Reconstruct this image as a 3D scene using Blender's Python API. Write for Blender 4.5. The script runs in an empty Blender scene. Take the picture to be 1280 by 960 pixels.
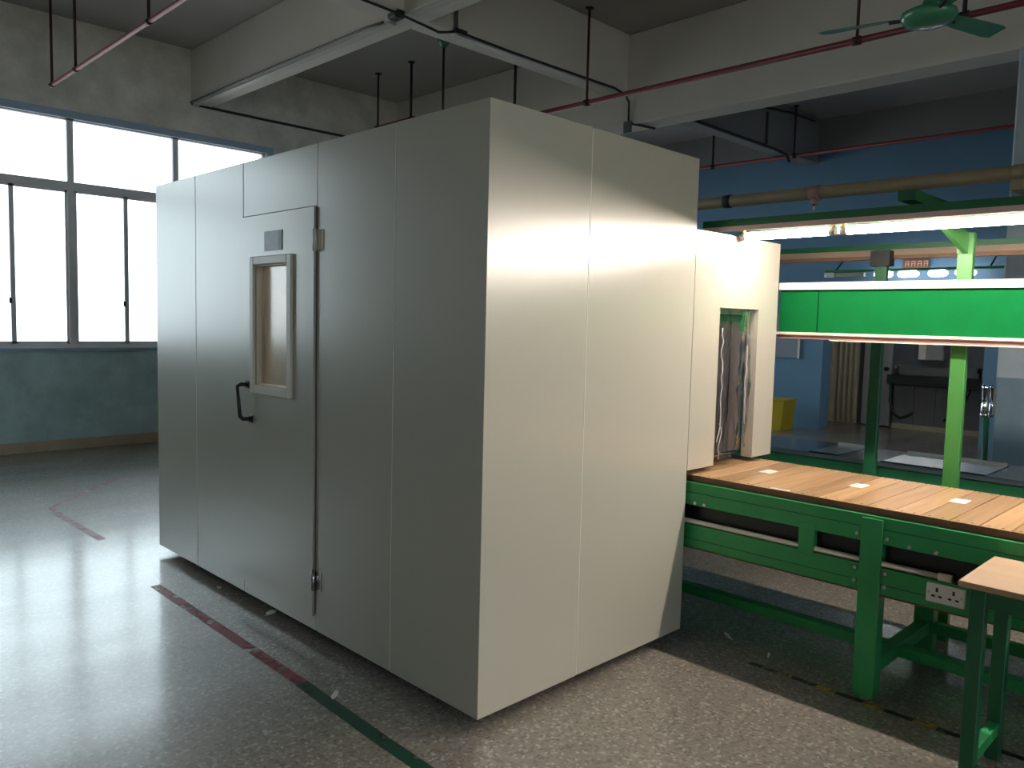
import bpy, bmesh, math, random
from mathutils import Vector, Matrix
random.seed(7)
S = bpy.context.scene
COL = S.collection

# ------------------------------------------------------------------ camera
CAM = Vector((-1.96525, -2.12146, 1.55))
head, pitch, roll = 0.788995, -0.0788207, 0.0243013
fw = Vector((math.cos(head)*math.cos(pitch), math.sin(head)*math.cos(pitch), math.sin(pitch)))
sd = Vector((math.sin(head), -math.cos(head), 0.0))
up = sd.cross(fw)
sd2 = sd*math.cos(roll) + up*math.sin(roll)
up2 = up*math.cos(roll) - sd*math.sin(roll)
cd = bpy.data.cameras.new('camera')
cd.sensor_width = 36.0
cd.lens = 995.98/1280*36.0
cd.clip_start = 0.05
cam = bpy.data.objects.new('camera', cd)
COL.objects.link(cam)
m = Matrix((sd2, up2, -fw)).transposed().to_4x4()
m.translation = CAM
cam.matrix_world = m
S.camera = cam

# ------------------------------------------------------------------ sky and exposure
W = bpy.data.worlds.new('overcast_sky')
S.world = W
W.use_nodes = True
wn = W.node_tree
bg = wn.nodes['Background']
wtc = wn.nodes.new('ShaderNodeTexCoord')
wsep = wn.nodes.new('ShaderNodeSeparateXYZ')
wmap = wn.nodes.new('ShaderNodeMapRange')
wmap.inputs['From Min'].default_value = -0.12
wmap.inputs['From Max'].default_value = 0.02
wmix = wn.nodes.new('ShaderNodeMix')
wmix.data_type = 'RGBA'
wmix.inputs['A'].default_value = (0.42, 0.43, 0.43, 1)      # ground far below, hazy
wmix.inputs['B'].default_value = (0.83, 0.955, 1.0, 1)       # overcast sky
wn.links.new(wtc.outputs['Generated'], wsep.inputs[0])
wn.links.new(wsep.outputs['Z'], wmap.inputs['Value'])
wn.links.new(wmap.outputs['Result'], wmix.inputs['Factor'])
wn.links.new(wmix.outputs['Result'], bg.inputs['Color'])
SKY = 4.4
TUBE = 130.0
bg.inputs['Strength'].default_value = SKY
S.view_settings.view_transform = 'Standard'
S.view_settings.look = 'None'
S.view_settings.gamma = 1.0
S.view_settings.use_curve_mapping = False
S.view_settings.exposure = 0.12
S.cycles.max_bounces = 8
S.cycles.diffuse_bounces = 5
S.cycles.glossy_bounces = 4
S.cycles.transparent_max_bounces = 12
S.cycles.use_denoising = True
S.cycles.sample_clamp_indirect = 6.0
S.cycles.caustics_reflective = False
S.cycles.caustics_refractive = False

# ------------------------------------------------------------------ materials
def mat_base(name):
    mt = bpy.data.materials.new(name)
    mt.use_nodes = True
    nt = mt.node_tree
    return mt, nt, nt.nodes['Principled BSDF']

def pbr(name, col, rough=0.5, metal=0.0, var=0.0, scale=6.0, bump=0.0, bscale=60.0, rvar=0.0, stretch=(1, 1, 1), coat=0.0, spec=None, coat_rough=0.12, ior=None):
    """paint / metal / plastic with an optional noise variation of colour, gloss and relief"""
    mt, nt, b = mat_base(name)
    b.inputs['Base Color'].default_value = (*col, 1)
    b.inputs['Roughness'].default_value = rough
    b.inputs['Metallic'].default_value = metal
    if coat:
        b.inputs['Coat Weight'].default_value = coat
        b.inputs['Coat Roughness'].default_value = coat_rough
    if ior is not None:
        b.inputs['IOR'].default_value = ior
    if spec is not None:
        b.inputs['Specular IOR Level'].default_value = spec
    tc = nt.nodes.new('ShaderNodeTexCoord')
    mp = nt.nodes.new('ShaderNodeMapping')
    mp.inputs['Scale'].default_value = stretch
    nt.links.new(tc.outputs['Object'], mp.inputs['Vector'])
    if var or rvar:
        n = nt.nodes.new('ShaderNodeTexNoise')
        n.inputs['Scale'].default_value = scale
        n.inputs['Detail'].default_value = 5
        nt.links.new(mp.outputs[0], n.inputs['Vector'])
        if var:
            r = nt.nodes.new('ShaderNodeMix')
            r.data_type = 'RGBA'
            r.inputs['A'].default_value = (*[max(0, c*(1-var)) for c in col], 1)
            r.inputs['B'].default_value = (*[min(1, c*(1+var)) for c in col], 1)
            nt.links.new(n.outputs['Fac'], r.inputs['Factor'])
            nt.links.new(r.outputs['Result'], b.inputs['Base Color'])
        if rvar:
            mr = nt.nodes.new('ShaderNodeMapRange')
            mr.inputs['From Min'].default_value = 0.3
            mr.inputs['From Max'].default_value = 0.7
            mr.inputs['To Min'].default_value = max(0.02, rough-rvar)
            mr.inputs['To Max'].default_value = min(1, rough+rvar)
            nt.links.new(n.outputs['Fac'], mr.inputs['Value'])
            nt.links.new(mr.outputs['Result'], b.inputs['Roughness'])
    if bump:
        n2 = nt.nodes.new('ShaderNodeTexNoise')
        n2.inputs['Scale'].default_value = bscale
        n2.inputs['Detail'].default_value = 3
        nt.links.new(mp.outputs[0], n2.inputs['Vector'])
        bp = nt.nodes.new('ShaderNodeBump')
        bp.inputs['Strength'].default_value = bump
        bp.inputs['Distance'].default_value = 0.01
        nt.links.new(n2.outputs['Fac'], bp.inputs['Height'])
        nt.links.new(bp.outputs[0], b.inputs['Normal'])
    return mt

def emit(name, col, strength):
    mt, nt, b = mat_base(name)
    b.inputs['Base Color'].default_value = (*col, 1)
    b.inputs['Emission Color'].default_value = (*col, 1)
    b.inputs['Emission Strength'].default_value = strength
    return mt

def clear(name, tint, gloss_fac, rough=0.05):
    """thin clear sheet: transparent with a share of gloss"""
    mt, nt, b = mat_base(name)
    out = nt.nodes['Material Output']
    nt.nodes.remove(b)
    t = nt.nodes.new('ShaderNodeBsdfTransparent')
    t.inputs['Color'].default_value = (*tint, 1)
    g = nt.nodes.new('ShaderNodeBsdfGlossy')
    g.inputs['Roughness'].default_value = rough
    fr = nt.nodes.new('ShaderNodeFresnel')
    fr.inputs['IOR'].default_value = 1.45
    ad = nt.nodes.new('ShaderNodeMath')
    ad.operation = 'MULTIPLY_ADD'
    ad.inputs[1].default_value = 0.8
    ad.inputs[2].default_value = gloss_fac
    ad.use_clamp = True
    mx = nt.nodes.new('ShaderNodeMixShader')
    nt.links.new(fr.outputs[0], ad.inputs[0])
    nt.links.new(ad.outputs[0], mx.inputs[0])
    nt.links.new(t.outputs[0], mx.inputs[1])
    nt.links.new(g.outputs[0], mx.inputs[2])
    nt.links.new(mx.outputs[0], out.inputs['Surface'])
    return mt

def two_tone(name, low, high, zsplit, var=0.12, scale=3.0, rough=0.6, bump=0.15):
    """wall paint: a dado colour below zsplit and another above, with patchy wear"""
    mt, nt, b = mat_base(name)
    b.inputs['Roughness'].default_value = rough
    geo = nt.nodes.new('ShaderNodeNewGeometry')
    sep = nt.nodes.new('ShaderNodeSeparateXYZ')
    nt.links.new(geo.outputs['Position'], sep.inputs[0])
    gt = nt.nodes.new('ShaderNodeMath')
    gt.operation = 'GREATER_THAN'
    gt.inputs[1].default_value = zsplit
    nt.links.new(sep.outputs['Z'], gt.inputs[0])
    n = nt.nodes.new('ShaderNodeTexNoise')
    n.inputs['Scale'].default_value = scale
    n.inputs['Detail'].default_value = 7
    n.inputs['Roughness'].default_value = 0.65
    nt.links.new(geo.outputs['Position'], n.inputs['Vector'])
    mr = nt.nodes.new('ShaderNodeMapRange')
    mr.inputs['From Min'].default_value = 0.3
    mr.inputs['From Max'].default_value = 0.7
    nt.links.new(n.outputs['Fac'], mr.inputs['Value'])
    res = []
    for c in (low, high):
        r = nt.nodes.new('ShaderNodeMix')
        r.data_type = 'RGBA'
        r.inputs['A'].default_value = (*[x*(1-var) for x in c], 1)
        r.inputs['B'].default_value = (*[min(1, x*(1+var)) for x in c], 1)
        nt.links.new(mr.outputs['Result'], r.inputs['Factor'])
        res.append(r)
    mx = nt.nodes.new('ShaderNodeMix')
    mx.data_type = 'RGBA'
    nt.links.new(gt.outputs[0], mx.inputs['Factor'])
    nt.links.new(res[0].outputs['Result'], mx.inputs['A'])
    nt.links.new(res[1].outputs['Result'], mx.inputs['B'])
    nt.links.new(mx.outputs['Result'], b.inputs['Base Color'])
    bp = nt.nodes.new('ShaderNodeBump')
    bp.inputs['Strength'].default_value = bump
    bp.inputs['Distance'].default_value = 0.02
    nt.links.new(n.outputs['Fac'], bp.inputs['Height'])
    nt.links.new(bp.outputs[0], b.inputs['Normal'])
    return mt

def terrazzo():
    mt, nt, b = mat_base('terrazzo')
    geo = nt.nodes.new('ShaderNodeNewGeometry')
    L = nt.links.new
    v = nt.nodes.new('ShaderNodeTexVoronoi')
    v.inputs['Scale'].default_value = 85
    L(geo.outputs['Position'], v.inputs['Vector'])
    hsv = nt.nodes.new('ShaderNodeSeparateColor')
    L(v.outputs['Color'], hsv.inputs[0])
    cr = nt.nodes.new('ShaderNodeValToRGB')
    e = cr.color_ramp.elements
    e[0].position = 0.0
    e[0].color = (0.14, 0.128, 0.112, 1)
    e[1].position = 1.0
    e[1].color = (0.46, 0.43, 0.38, 1)
    for p, c in ((0.25, (0.215, 0.195, 0.17)), (0.6, (0.255, 0.23, 0.20)), (0.86, (0.29, 0.262, 0.228)), (0.9, (0.37, 0.34, 0.30))):
        x = e.new(p)
        x.color = (*c, 1)
    L(hsv.outputs[0], cr.inputs[0])
    n = nt.nodes.new('ShaderNodeTexNoise')
    n.inputs['Scale'].default_value = 1.1
    n.inputs['Detail'].default_value = 7
    n.inputs['Roughness'].default_value = 0.6
    mp = nt.nodes.new('ShaderNodeMapping')
    mp.inputs['Rotation'].default_value = (0, 0, math.radians(-18))
    mp.inputs['Scale'].default_value = (0.6, 2.4, 1)
    L(geo.outputs['Position'], mp.inputs['Vector'])
    L(mp.outputs[0], n.inputs['Vector'])
    mu = nt.nodes.new('ShaderNodeMix')
    mu.data_type = 'RGBA'
    mu.blend_type = 'MULTIPLY'
    mu.inputs['Factor'].default_value = 1
    dr = nt.nodes.new('ShaderNodeValToRGB')
    dr.color_ramp.elements[0].position = 0.30
    dr.color_ramp.elements[0].color = (0.86, 0.86, 0.86, 1)
    dr.color_ramp.elements[1].position = 0.62
    dr.color_ramp.elements[1].color = (1, 1, 1, 1)
    L(n.outputs['Fac'], dr.inputs[0])
    L(cr.outputs[0], mu.inputs['A'])
    L(dr.outputs[0], mu.inputs['B'])
    L(mu.outputs['Result'], b.inputs['Base Color'])
    rr = nt.nodes.new('ShaderNodeMapRange')
    rr.inputs['From Min'].default_value = 0.32
    rr.inputs['From Max'].default_value = 0.62
    rr.inputs['To Min'].default_value = 0.46
    rr.inputs['To Max'].default_value = 0.36
    L(n.outputs['Fac'], rr.inputs['Value'])
    L(rr.outputs['Result'], b.inputs['Roughness'])
    b.inputs['Specular IOR Level'].default_value = 0.7
    b.inputs['Coat Weight'].default_value = 0.85
    b.inputs['Coat Roughness'].default_value = 0.16
    # long shallow waves left by grinding
    n2 = nt.nodes.new('ShaderNodeTexNoise')
    n2.inputs['Scale'].default_value = 5.5
    n2.inputs['Detail'].default_value = 3
    L(mp.outputs[0], n2.inputs['Vector'])
    bp = nt.nodes.new('ShaderNodeBump')
    bp.inputs['Strength'].default_value = 0.10
    bp.inputs['Distance'].default_value = 0.012
    L(n2.outputs['Fac'], bp.inputs['Height'])
    L(bp.outputs[0], b.inputs['Normal'])
    return mt

def worn_tape(name, col, keep=0.5, soft=0.12, scale=14):
    mt, nt, b = mat_base(name)
    out = nt.nodes['Material Output']
    b.inputs['Base Color'].default_value = (*col, 1)
    b.inputs['Roughness'].default_value = 0.45
    geo = nt.nodes.new('ShaderNodeNewGeometry')
    n = nt.nodes.new('ShaderNodeTexNoise')
    n.inputs['Scale'].default_value = scale
    n.inputs['Detail'].default_value = 6
    nt.links.new(geo.outputs['Position'], n.inputs['Vector'])
    mr = nt.nodes.new('ShaderNodeMapRange')
    mr.inputs['From Min'].default_value = keep-soft
    mr.inputs['From Max'].default_value = keep+soft
    nt.links.new(n.outputs['Fac'], mr.inputs['Value'])
    t = nt.nodes.new('ShaderNodeBsdfTransparent')
    mx = nt.nodes.new('ShaderNodeMixShader')
    nt.links.new(mr.outputs['Result'], mx.inputs[0])
    nt.links.new(b.outputs[0], mx.inputs[1])
    nt.links.new(t.outputs[0], mx.inputs[2])
    nt.links.new(mx.outputs[0], out.inputs['Surface'])
    return mt

def wood(name, c0, c1, rough=0.4, along=(1.2, 22, 22)):
    mt, nt, b = mat_base(name)
    b.inputs['Roughness'].default_value = rough
    tc = nt.nodes.new('ShaderNodeTexCoord')
    oi = nt.nodes.new('ShaderNodeObjectInfo')
    ad = nt.nodes.new('ShaderNodeVectorMath')
    ad.operation = 'MULTIPLY_ADD'
    ad.inputs[1].default_value = (1, 1, 1)
    cmb = nt.nodes.new('ShaderNodeCombineXYZ')
    sc = nt.nodes.new('ShaderNodeMath')
    sc.operation = 'MULTIPLY'
    sc.inputs[1].default_value = 37.0
    nt.links.new(oi.outputs['Random'], sc.inputs[0])
    nt.links.new(sc.outputs[0], cmb.inputs[0])
    nt.links.new(sc.outputs[0], cmb.inputs[1])
    nt.links.new(tc.outputs['Object'], ad.inputs[0])
    nt.links.new(cmb.outputs[0], ad.inputs[2])
    mp = nt.nodes.new('ShaderNodeMapping')
    mp.inputs['Scale'].default_value = along
    nt.links.new(ad.outputs[0], mp.inputs['Vector'])
    n = nt.nodes.new('ShaderNodeTexNoise')
    n.inputs['Scale'].default_value = 1.6
    n.inputs['Detail'].default_value = 6
    nt.links.new(mp.outputs[0], n.inputs['Vector'])
    mr = nt.nodes.new('ShaderNodeMapRange')
    mr.inputs['From Min'].default_value = 0.3
    mr.inputs['From Max'].default_value = 0.7
    nt.links.new(n.outputs['Fac'], mr.inputs['Value'])
    mx = nt.nodes.new('ShaderNodeMix')
    mx.data_type = 'RGBA'
    mx.inputs['A'].default_value = (*c0, 1)
    mx.inputs['B'].default_value = (*c1, 1)
    nt.links.new(mr.outputs['Result'], mx.inputs['Factor'])
    hs = nt.nodes.new('ShaderNodeHueSaturation')
    mv = nt.nodes.new('ShaderNodeMapRange')
    mv.inputs['To Min'].default_value = 0.78
    mv.inputs['To Max'].default_value = 1.15
    nt.links.new(oi.outputs['Random'], mv.inputs['Value'])
    nt.links.new(mv.outputs['Result'], hs.inputs['Value'])
    nt.links.new(mx.outputs['Result'], hs.inputs['Color'])
    nt.links.new(hs.outputs[0], b.inputs['Base Color'])
    return mt

M = {
    'floor': terrazzo(),
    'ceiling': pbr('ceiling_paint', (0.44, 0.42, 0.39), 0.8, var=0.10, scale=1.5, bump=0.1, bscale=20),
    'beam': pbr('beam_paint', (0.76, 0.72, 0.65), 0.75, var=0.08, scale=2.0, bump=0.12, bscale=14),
    'beam_grey': pbr('grey_beam_paint', (0.30, 0.31, 0.31), 0.75, var=0.1, scale=2.0),
    'wall_w': two_tone('window_wall_paint', (0.58, 0.80, 0.88), (0.82, 0.79, 0.72), 1.12, var=0.20, scale=2.6, bump=0.25),
    'wall_plain': two_tone('plain_wall_paint', (0.24, 0.36, 0.42), (0.66, 0.65, 0.61), 1.12),
    'wall_blue': pbr('blue_wall_paint', (0.16, 0.32, 0.50), 0.55, var=0.10, scale=1.6, bump=0.08, bscale=12),
    'wall_recess': pbr('dark_tile_paint', (0.13, 0.15, 0.17), 0.45, var=0.15, scale=3),
    'column': two_tone('column_paint', (0.17, 0.26, 0.32), (0.42, 0.50, 0.56), 1.2),
    'baseboard': pbr('baseboard_paint', (0.62, 0.50, 0.36), 0.6, var=0.25, scale=5),
    'trim_blue': pbr('trim_paint', (0.42, 0.56, 0.74), 0.5, var=0.1),
    'alu': pbr('window_aluminium', (0.84, 0.82, 0.86), 0.4, 0.0, var=0.08),
    'glass': clear('window_glass', (0.97, 0.99, 1.0), 0.0, 0.02),
    'enamel': pbr('cream_enamel', (0.52, 0.50, 0.42), 0.26, 0.0, var=0.015, scale=1.2, spec=0.9, coat=0.2, coat_rough=0.20, ior=1.6),
    'enamel_edge': pbr('cream_edge_trim', (0.74, 0.72, 0.64), 0.35),
    'enamel_in': pbr('white_lining', (0.72, 0.70, 0.66), 0.5, var=0.03),
    'dark': pbr('dark_gap', (0.03, 0.03, 0.03), 0.7),
    'black': pbr('black_plastic', (0.012, 0.012, 0.012), 0.35),
    'iron': pbr('dark_iron', (0.03, 0.03, 0.032), 0.55, 0.4, var=0.3, scale=20),
    'steel': pbr('bare_steel', (0.55, 0.55, 0.54), 0.3, 0.9, rvar=0.08, scale=8),
    'chrome': pbr('chrome', (0.75, 0.77, 0.80), 0.12, 1.0),
    'red': pbr('red_pipe_paint', (0.20, 0.022, 0.028), 0.45, var=0.25, scale=8),
    'cable': pbr('black_cable', (0.02, 0.022, 0.022), 0.5),
    'grey_cable': pbr('grey_cable', (0.12, 0.13, 0.13), 0.5),
    'trunk': pbr('white_trunking', (0.62, 0.60, 0.55), 0.5, var=0.1, scale=4),
    'green': pbr('green_machine_paint', (0.030, 0.30, 0.095), 0.38, var=0.18, scale=5, bump=0.05, bscale=25, rvar=0.08),
    'green_light': pbr('light_green_paint', (0.05, 0.20, 0.045), 0.4, var=0.12, scale=6),
    'green_dark': pbr('dark_green_paint', (0.014, 0.115, 0.050), 0.42, var=0.2, scale=6),
    'board': pbr('green_felt_board', (0.002, 0.118, 0.028), 0.85, var=0.15, scale=9, spec=0.1),
    'cream': pbr('cream_plastic', (0.66, 0.60, 0.50), 0.4, var=0.04),
    'white': pbr('white_plastic', (0.80, 0.79, 0.76), 0.35),
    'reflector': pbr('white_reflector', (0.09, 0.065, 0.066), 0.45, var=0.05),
    'tube': emit('lit_tube', (1.0, 0.88, 0.77), TUBE),
    'tube_far': emit('far_lit_tube', (1.0, 0.96, 0.98), 14.0),
    'tube_in': emit('booth_lamp_glow', (1.0, 0.93, 0.86), 8.0),
    'brass': pbr('brass', (0.55, 0.40, 0.16), 0.35, 0.8),
    'plank': wood('belt_wood', (0.40, 0.235, 0.11), (0.56, 0.365, 0.19), 0.32),
    'plank_edge': pbr('belt_edge', (0.16, 0.085, 0.045), 0.6, var=0.3, scale=12),
    'table': wood('table_board', (0.48, 0.34, 0.225), (0.54, 0.39, 0.26), 0.5, along=(8, 3, 8)),
    'table_edge': pbr('table_edge', (0.40, 0.27, 0.16), 0.6, var=0.3, scale=15),
    'paper': pbr('paper', (0.82, 0.78, 0.72), 0.7),
    'film': clear('clear_vinyl', (0.86, 0.84, 0.84), 0.02, 0.12),
    'duct': pbr('tan_pipe', (0.30, 0.24, 0.15), 0.45, var=0.2, scale=5),
    'pink': pbr('pinkish_valve', (0.38, 0.22, 0.20), 0.5),
    'yellow': pbr('yellow_plastic', (0.55, 0.42, 0.02), 0.45, var=0.1),
    'grey_box': pbr('grey_blue_panel', (0.30, 0.36, 0.44), 0.4),
    'cream_door': pbr('cream_door_paint', (0.50, 0.48, 0.34), 0.5, var=0.12, scale=4),
    'white_door': pbr('grey_white_door', (0.36, 0.37, 0.38), 0.5, var=0.08),
    'counter': pbr('black_counter', (0.012, 0.013, 0.015), 0.35),
    'tile': pbr('grey_tile', (0.17, 0.18, 0.185), 0.4, var=0.12, scale=6),
    'fan_green': pbr('green_fan_enamel', (0.06, 0.30, 0.16), 0.25, coat=0.3),
    'label': pbr('grey_label', (0.16, 0.22, 0.26), 0.35, var=0.35, scale=30),
    'label_edge': pbr('dark_label_edge', (0.07, 0.09, 0.10), 0.4),
    'sign': pbr('brown_sign', (0.20, 0.09, 0.06), 0.5),
    'sign_mark': pbr('sign_mark', (0.75, 0.55, 0.40), 0.5),
    'tape_red': worn_tape('worn_red_tape', (0.30, 0.055, 0.085), 0.56, 0.10, 9),
    'tape_red_faint': worn_tape('faded_red_paint', (0.45, 0.17, 0.22), 0.58, 0.22, 12),
    'tape_green': worn_tape('green_tape', (0.005, 0.055, 0.030), 0.66, 0.08, 9),
    'tape_yellow': worn_tape('worn_yellow_tape', (0.42, 0.28, 0.02), 0.52, 0.10, 16),
    'tape_black': worn_tape('worn_black_tape', (0.012, 0.012, 0.012), 0.58, 0.10, 16),
    'rod': pbr('dark_red_rod', (0.055, 0.012, 0.014), 0.5),
    'flap': pbr('grey_vinyl_flap', (0.125, 0.118, 0.12), 0.45, var=0.06, scale=6),
    'acrylic': clear('dull_acrylic', (0.96, 0.95, 0.93), -0.03, 0.15),
    'tan_batten': pbr('tan_batten', (0.26, 0.20, 0.14), 0.6, var=0.2, scale=6),
    'tray': pbr('tray_steel', (0.62, 0.63, 0.64), 0.22, 0.9),
    'film_highlight': pbr('vinyl_edge_highlight', (0.75, 0.74, 0.74), 0.15, coat=0.5),
    'skirt': pbr('pinkish_skirt', (0.62, 0.46, 0.46), 0.5),
    'brown_stuff': pbr('rubber', (0.05, 0.04, 0.035), 0.7),
}

# ------------------------------------------------------------------ mesh helpers
WLOC = {}
class MB:
    def __init__(self):
        self.v, self.f, self.s = [], [], []
    def quad(self, *p):
        i = len(self.v)
        self.v += [tuple(q) for q in p]
        self.f.append(tuple(range(i, i+len(p))))
        self.s.append(False)
        return self
    def box(self, x0, x1, y0, y1, z0, z1, bev=0.0):
        x0, x1 = sorted((x0, x1)); y0, y1 = sorted((y0, y1)); z0, z1 = sorted((z0, z1))
        if bev <= 0:
            i = len(self.v)
            self.v += [(x, y, z) for z in (z0, z1) for y in (y0, y1) for x in (x0, x1)]
            for f in ((0, 2, 3, 1), (4, 5, 7, 6), (0, 1, 5, 4), (2, 6, 7, 3), (0, 4, 6, 2), (1, 3, 7, 5)):
                self.f.append(tuple(i+k for k in f)); self.s.append(False)
        else:
            bm = bmesh.new()
            bmesh.ops.create_cube(bm, size=1.0)
            for v in bm.verts:
                v.co = Vector(((x0+x1)/2+v.co.x*(x1-x0), (y0+y1)/2+v.co.y*(y1-y0), (z0+z1)/2+v.co.z*(z1-z0)))
            bmesh.ops.bevel(bm, geom=list(bm.edges), offset=bev, segments=1, affect='EDGES')
            self.bm(bm)
        return self
    def bm(self, bm, smooth=False):
        i = len(self.v)
        bm.verts.index_update()
        self.v += [tuple(v.co) for v in bm.verts]
        for f in bm.faces:
            self.f.append(tuple(i+v.index for v in f.verts)); self.s.append(smooth)
        bm.free()
        return self
    def tube(self, pts, r, n=10, caps=True):
        pts = [Vector(p) for p in pts]
        rs = r if isinstance(r, (list, tuple)) else [r]*len(pts)
        i0 = len(self.v)
        ref = None
        for k, p in enumerate(pts):
            if k == 0: d = pts[1]-p
            elif k == len(pts)-1: d = p-pts[k-1]
            else: d = (pts[k+1]-p).normalized()+(p-pts[k-1]).normalized()
            d.normalize()
            if ref is None:
                a = Vector((0, 0, 1)) if abs(d.z) < 0.9 else Vector((1, 0, 0))
            else:
                a = ref
            u = (a-d*a.dot(d)).normalized()
            ref = u
            w = d.cross(u)
            for j in range(n):
                t = 2*math.pi*j/n
                self.v.append(tuple(p+(u*math.cos(t)+w*math.sin(t))*rs[k]))
        for k in range(len(pts)-1):
            for j in range(n):
                a, b = i0+k*n+j, i0+k*n+(j+1) % n
                self.f.append((a, b, b+n, a+n)); self.s.append(True)
        if caps:
            self.f.append(tuple(i0+j for j in reversed(range(n)))); self.s.append(False)
            e = i0+(len(pts)-1)*n
            self.f.append(tuple(e+j for j in range(n))); self.s.append(False)
        return self
    def lathe(self, c, prof, n=24):
        """revolve (r, z) about a vertical axis through c"""
        i0 = len(self.v)
        for r, z in prof:
            for j in range(n):
                t = 2*math.pi*j/n
                self.v.append((c[0]+r*math.cos(t), c[1]+r*math.sin(t), c[2]+z))
        for k in range(len(prof)-1):
            for j in range(n):
                a, b = i0+k*n+j, i0+k*n+(j+1) % n
                self.f.append((a, b, b+n, a+n)); self.s.append(True)
        self.f.append(tuple(i0+j for j in reversed(range(n)))); self.s.append(False)
        e = i0+(len(prof)-1)*n
        self.f.append(tuple(e+j for j in range(n))); self.s.append(False)
        return self
    def prism(self, poly, axis, a0, a1):
        """extrude a 2-D polygon along axis 0/1/2; poly holds the two other coordinates in order"""
        n = len(poly); i = len(self.v)
        for a in (a0, a1):
            for p in poly:
                q = list(p); q.insert(axis, a)
                self.v.append(tuple(q))
        self.f.append(tuple(i+k for k in range(n))); self.s.append(False)
        self.f.append(tuple(i+n+k for k in reversed(range(n)))); self.s.append(False)
        for k in range(n):
            a, b = i+k, i+(k+1) % n
            self.f.append((a, a+n, b+n, b)); self.s.append(False)
        return self
    def build(self, name, mat, parent=None, origin=None):
        if parent is not None:
            org = WLOC[parent.name]
        elif origin is not None:
            org = Vector(origin)
        else:
            xs, ys, zs = zip(*self.v)
            org = Vector(((min(xs)+max(xs))/2, (min(ys)+max(ys))/2, min(zs)))
        me = bpy.data.meshes.new(name)
        me.from_pydata([tuple(Vector(v)-org) for v in self.v], [], self.f)
        me.polygons.foreach_set('use_smooth', self.s)
        me.materials.append(M[mat] if isinstance(mat, str) else mat)
        bm = bmesh.new(); bm.from_mesh(me)
        bmesh.ops.recalc_face_normals(bm, faces=bm.faces)
        bm.to_mesh(me); bm.free()
        o = bpy.data.objects.new(name, me)
        COL.objects.link(o)
        if parent is not None:
            o.parent = parent
        else:
            o.location = org
        WLOC[o.name] = org
        return o

def tag(o, label, cat, group=None):
    o['label'] = label; o['category'] = cat
    if group: o['group'] = group
    return o
def struct(o, label=None):
    o['kind'] = 'structure'
    if label: o['label'] = label
    return o
def thing(name, loc, label=None, cat=None, group=None):
    o = bpy.data.objects.new(name, None)
    o.empty_display_size = 0.1
    COL.objects.link(o)
    o.location = loc
    WLOC[o.name] = Vector(loc)
    if label: tag(o, label, cat, group)
    return o
def B(*a, bev=0.0):
    return MB().box(*a, bev=bev)

# ------------------------------------------------------------------ room shell
YW = 7.64            # window wall
XL, YR = -5.0, -9.0  # walls behind and left of the camera
XF = 10.0            # blue far wall
XB = 11.4            # back of the recess in the far wall
ZC = 4.7
ZB = 4.066
struct(B(XL, XB+0.2, YR, YW+0.25, -0.12, 0).build('floor', 'floor'), 'grey polished terrazzo factory floor')
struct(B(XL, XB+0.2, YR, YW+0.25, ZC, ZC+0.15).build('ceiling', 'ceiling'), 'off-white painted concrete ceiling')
WX0, WX1, WZ0, WZ1 = -3.78, 3.15, 1.13, 3.66
FXA, FXB = 5.7, 5.7+3*1.155      # hidden windows added beyond the booth to light the far bay
w = MB()
w.box(XL, XF, YW, YW+0.25, 0, WZ0)
w.box(XL, XF, YW, YW+0.25, WZ1, ZC)
w.box(XL, WX0, YW, YW+0.25, WZ0, WZ1)
w.box(WX1, FXA, YW, YW+0.25, WZ0, WZ1)
w.box(FXB, XF, YW, YW+0.25, WZ0, WZ1)
struct(w.build('wall_window', 'wall_w'), 'grey wall with a worn blue dado below the windows')
struct(B(XL-0.2, XL, YR, YW+0.25, 0, ZC).build('wall_left', 'wall_plain'))
w = MB()
w.box(XL, XB+0.2, YR-0.25, YR, 0, WZ0)
w.box(XL, XB+0.2, YR-0.25, YR, WZ1, ZC)
w.box(XL, WX0, YR-0.25, YR, WZ0, WZ1)
w.box(WX1, XB+0.2, YR-0.25, YR, WZ0, WZ1)
struct(w.build('wall_rear', 'wall_plain'), 'rear wall with an added row of windows for daylight behind the camera')
w = MB()
w.box(XF, XF+0.3, 3.2, YW+0.25, 0, ZC)
w.box(XF, XF+0.3, 1.0, 3.2, 2.25, ZC)
w.box(XF, XF+0.3, YR, 1.0, 0, ZC)
struct(w.build('wall_far', 'wall_blue'), 'blue painted far wall with a wide opening')
w = MB()
w.box(XB, XB+0.2, 0.9, 4.6, 0, 2.6)
w.box(XF+0.3, XB, 4.4, 4.6, 0, 2.6)
w.box(XF+0.3, XB, 0.8, 1.0, 0, 2.6)
w.box(XF+0.3, XB, 0.8, 4.6, 2.5, 2.6)
struct(w.build('wall_recess', 'wall_recess'), 'dark back wall of the wash recess')
struct(B(XL, XF, YW-0.015, YW, 0, 0.115).build('baseboard_window', 'baseboard'), 'scuffed tan baseboard under the windows')
struct(B(WX0-0.05, WX1+0.08, YW-0.03, YW, 3.635, 3.715).build('trim_1', 'trim_blue'), 'light blue painted strip along the window head')
struct(B(WX0-0.05, WX1+0.05, YW-0.04, YW, 1.105, 1.135).build('trim_2', 'trim_blue'), 'blue grey window sill')

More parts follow.
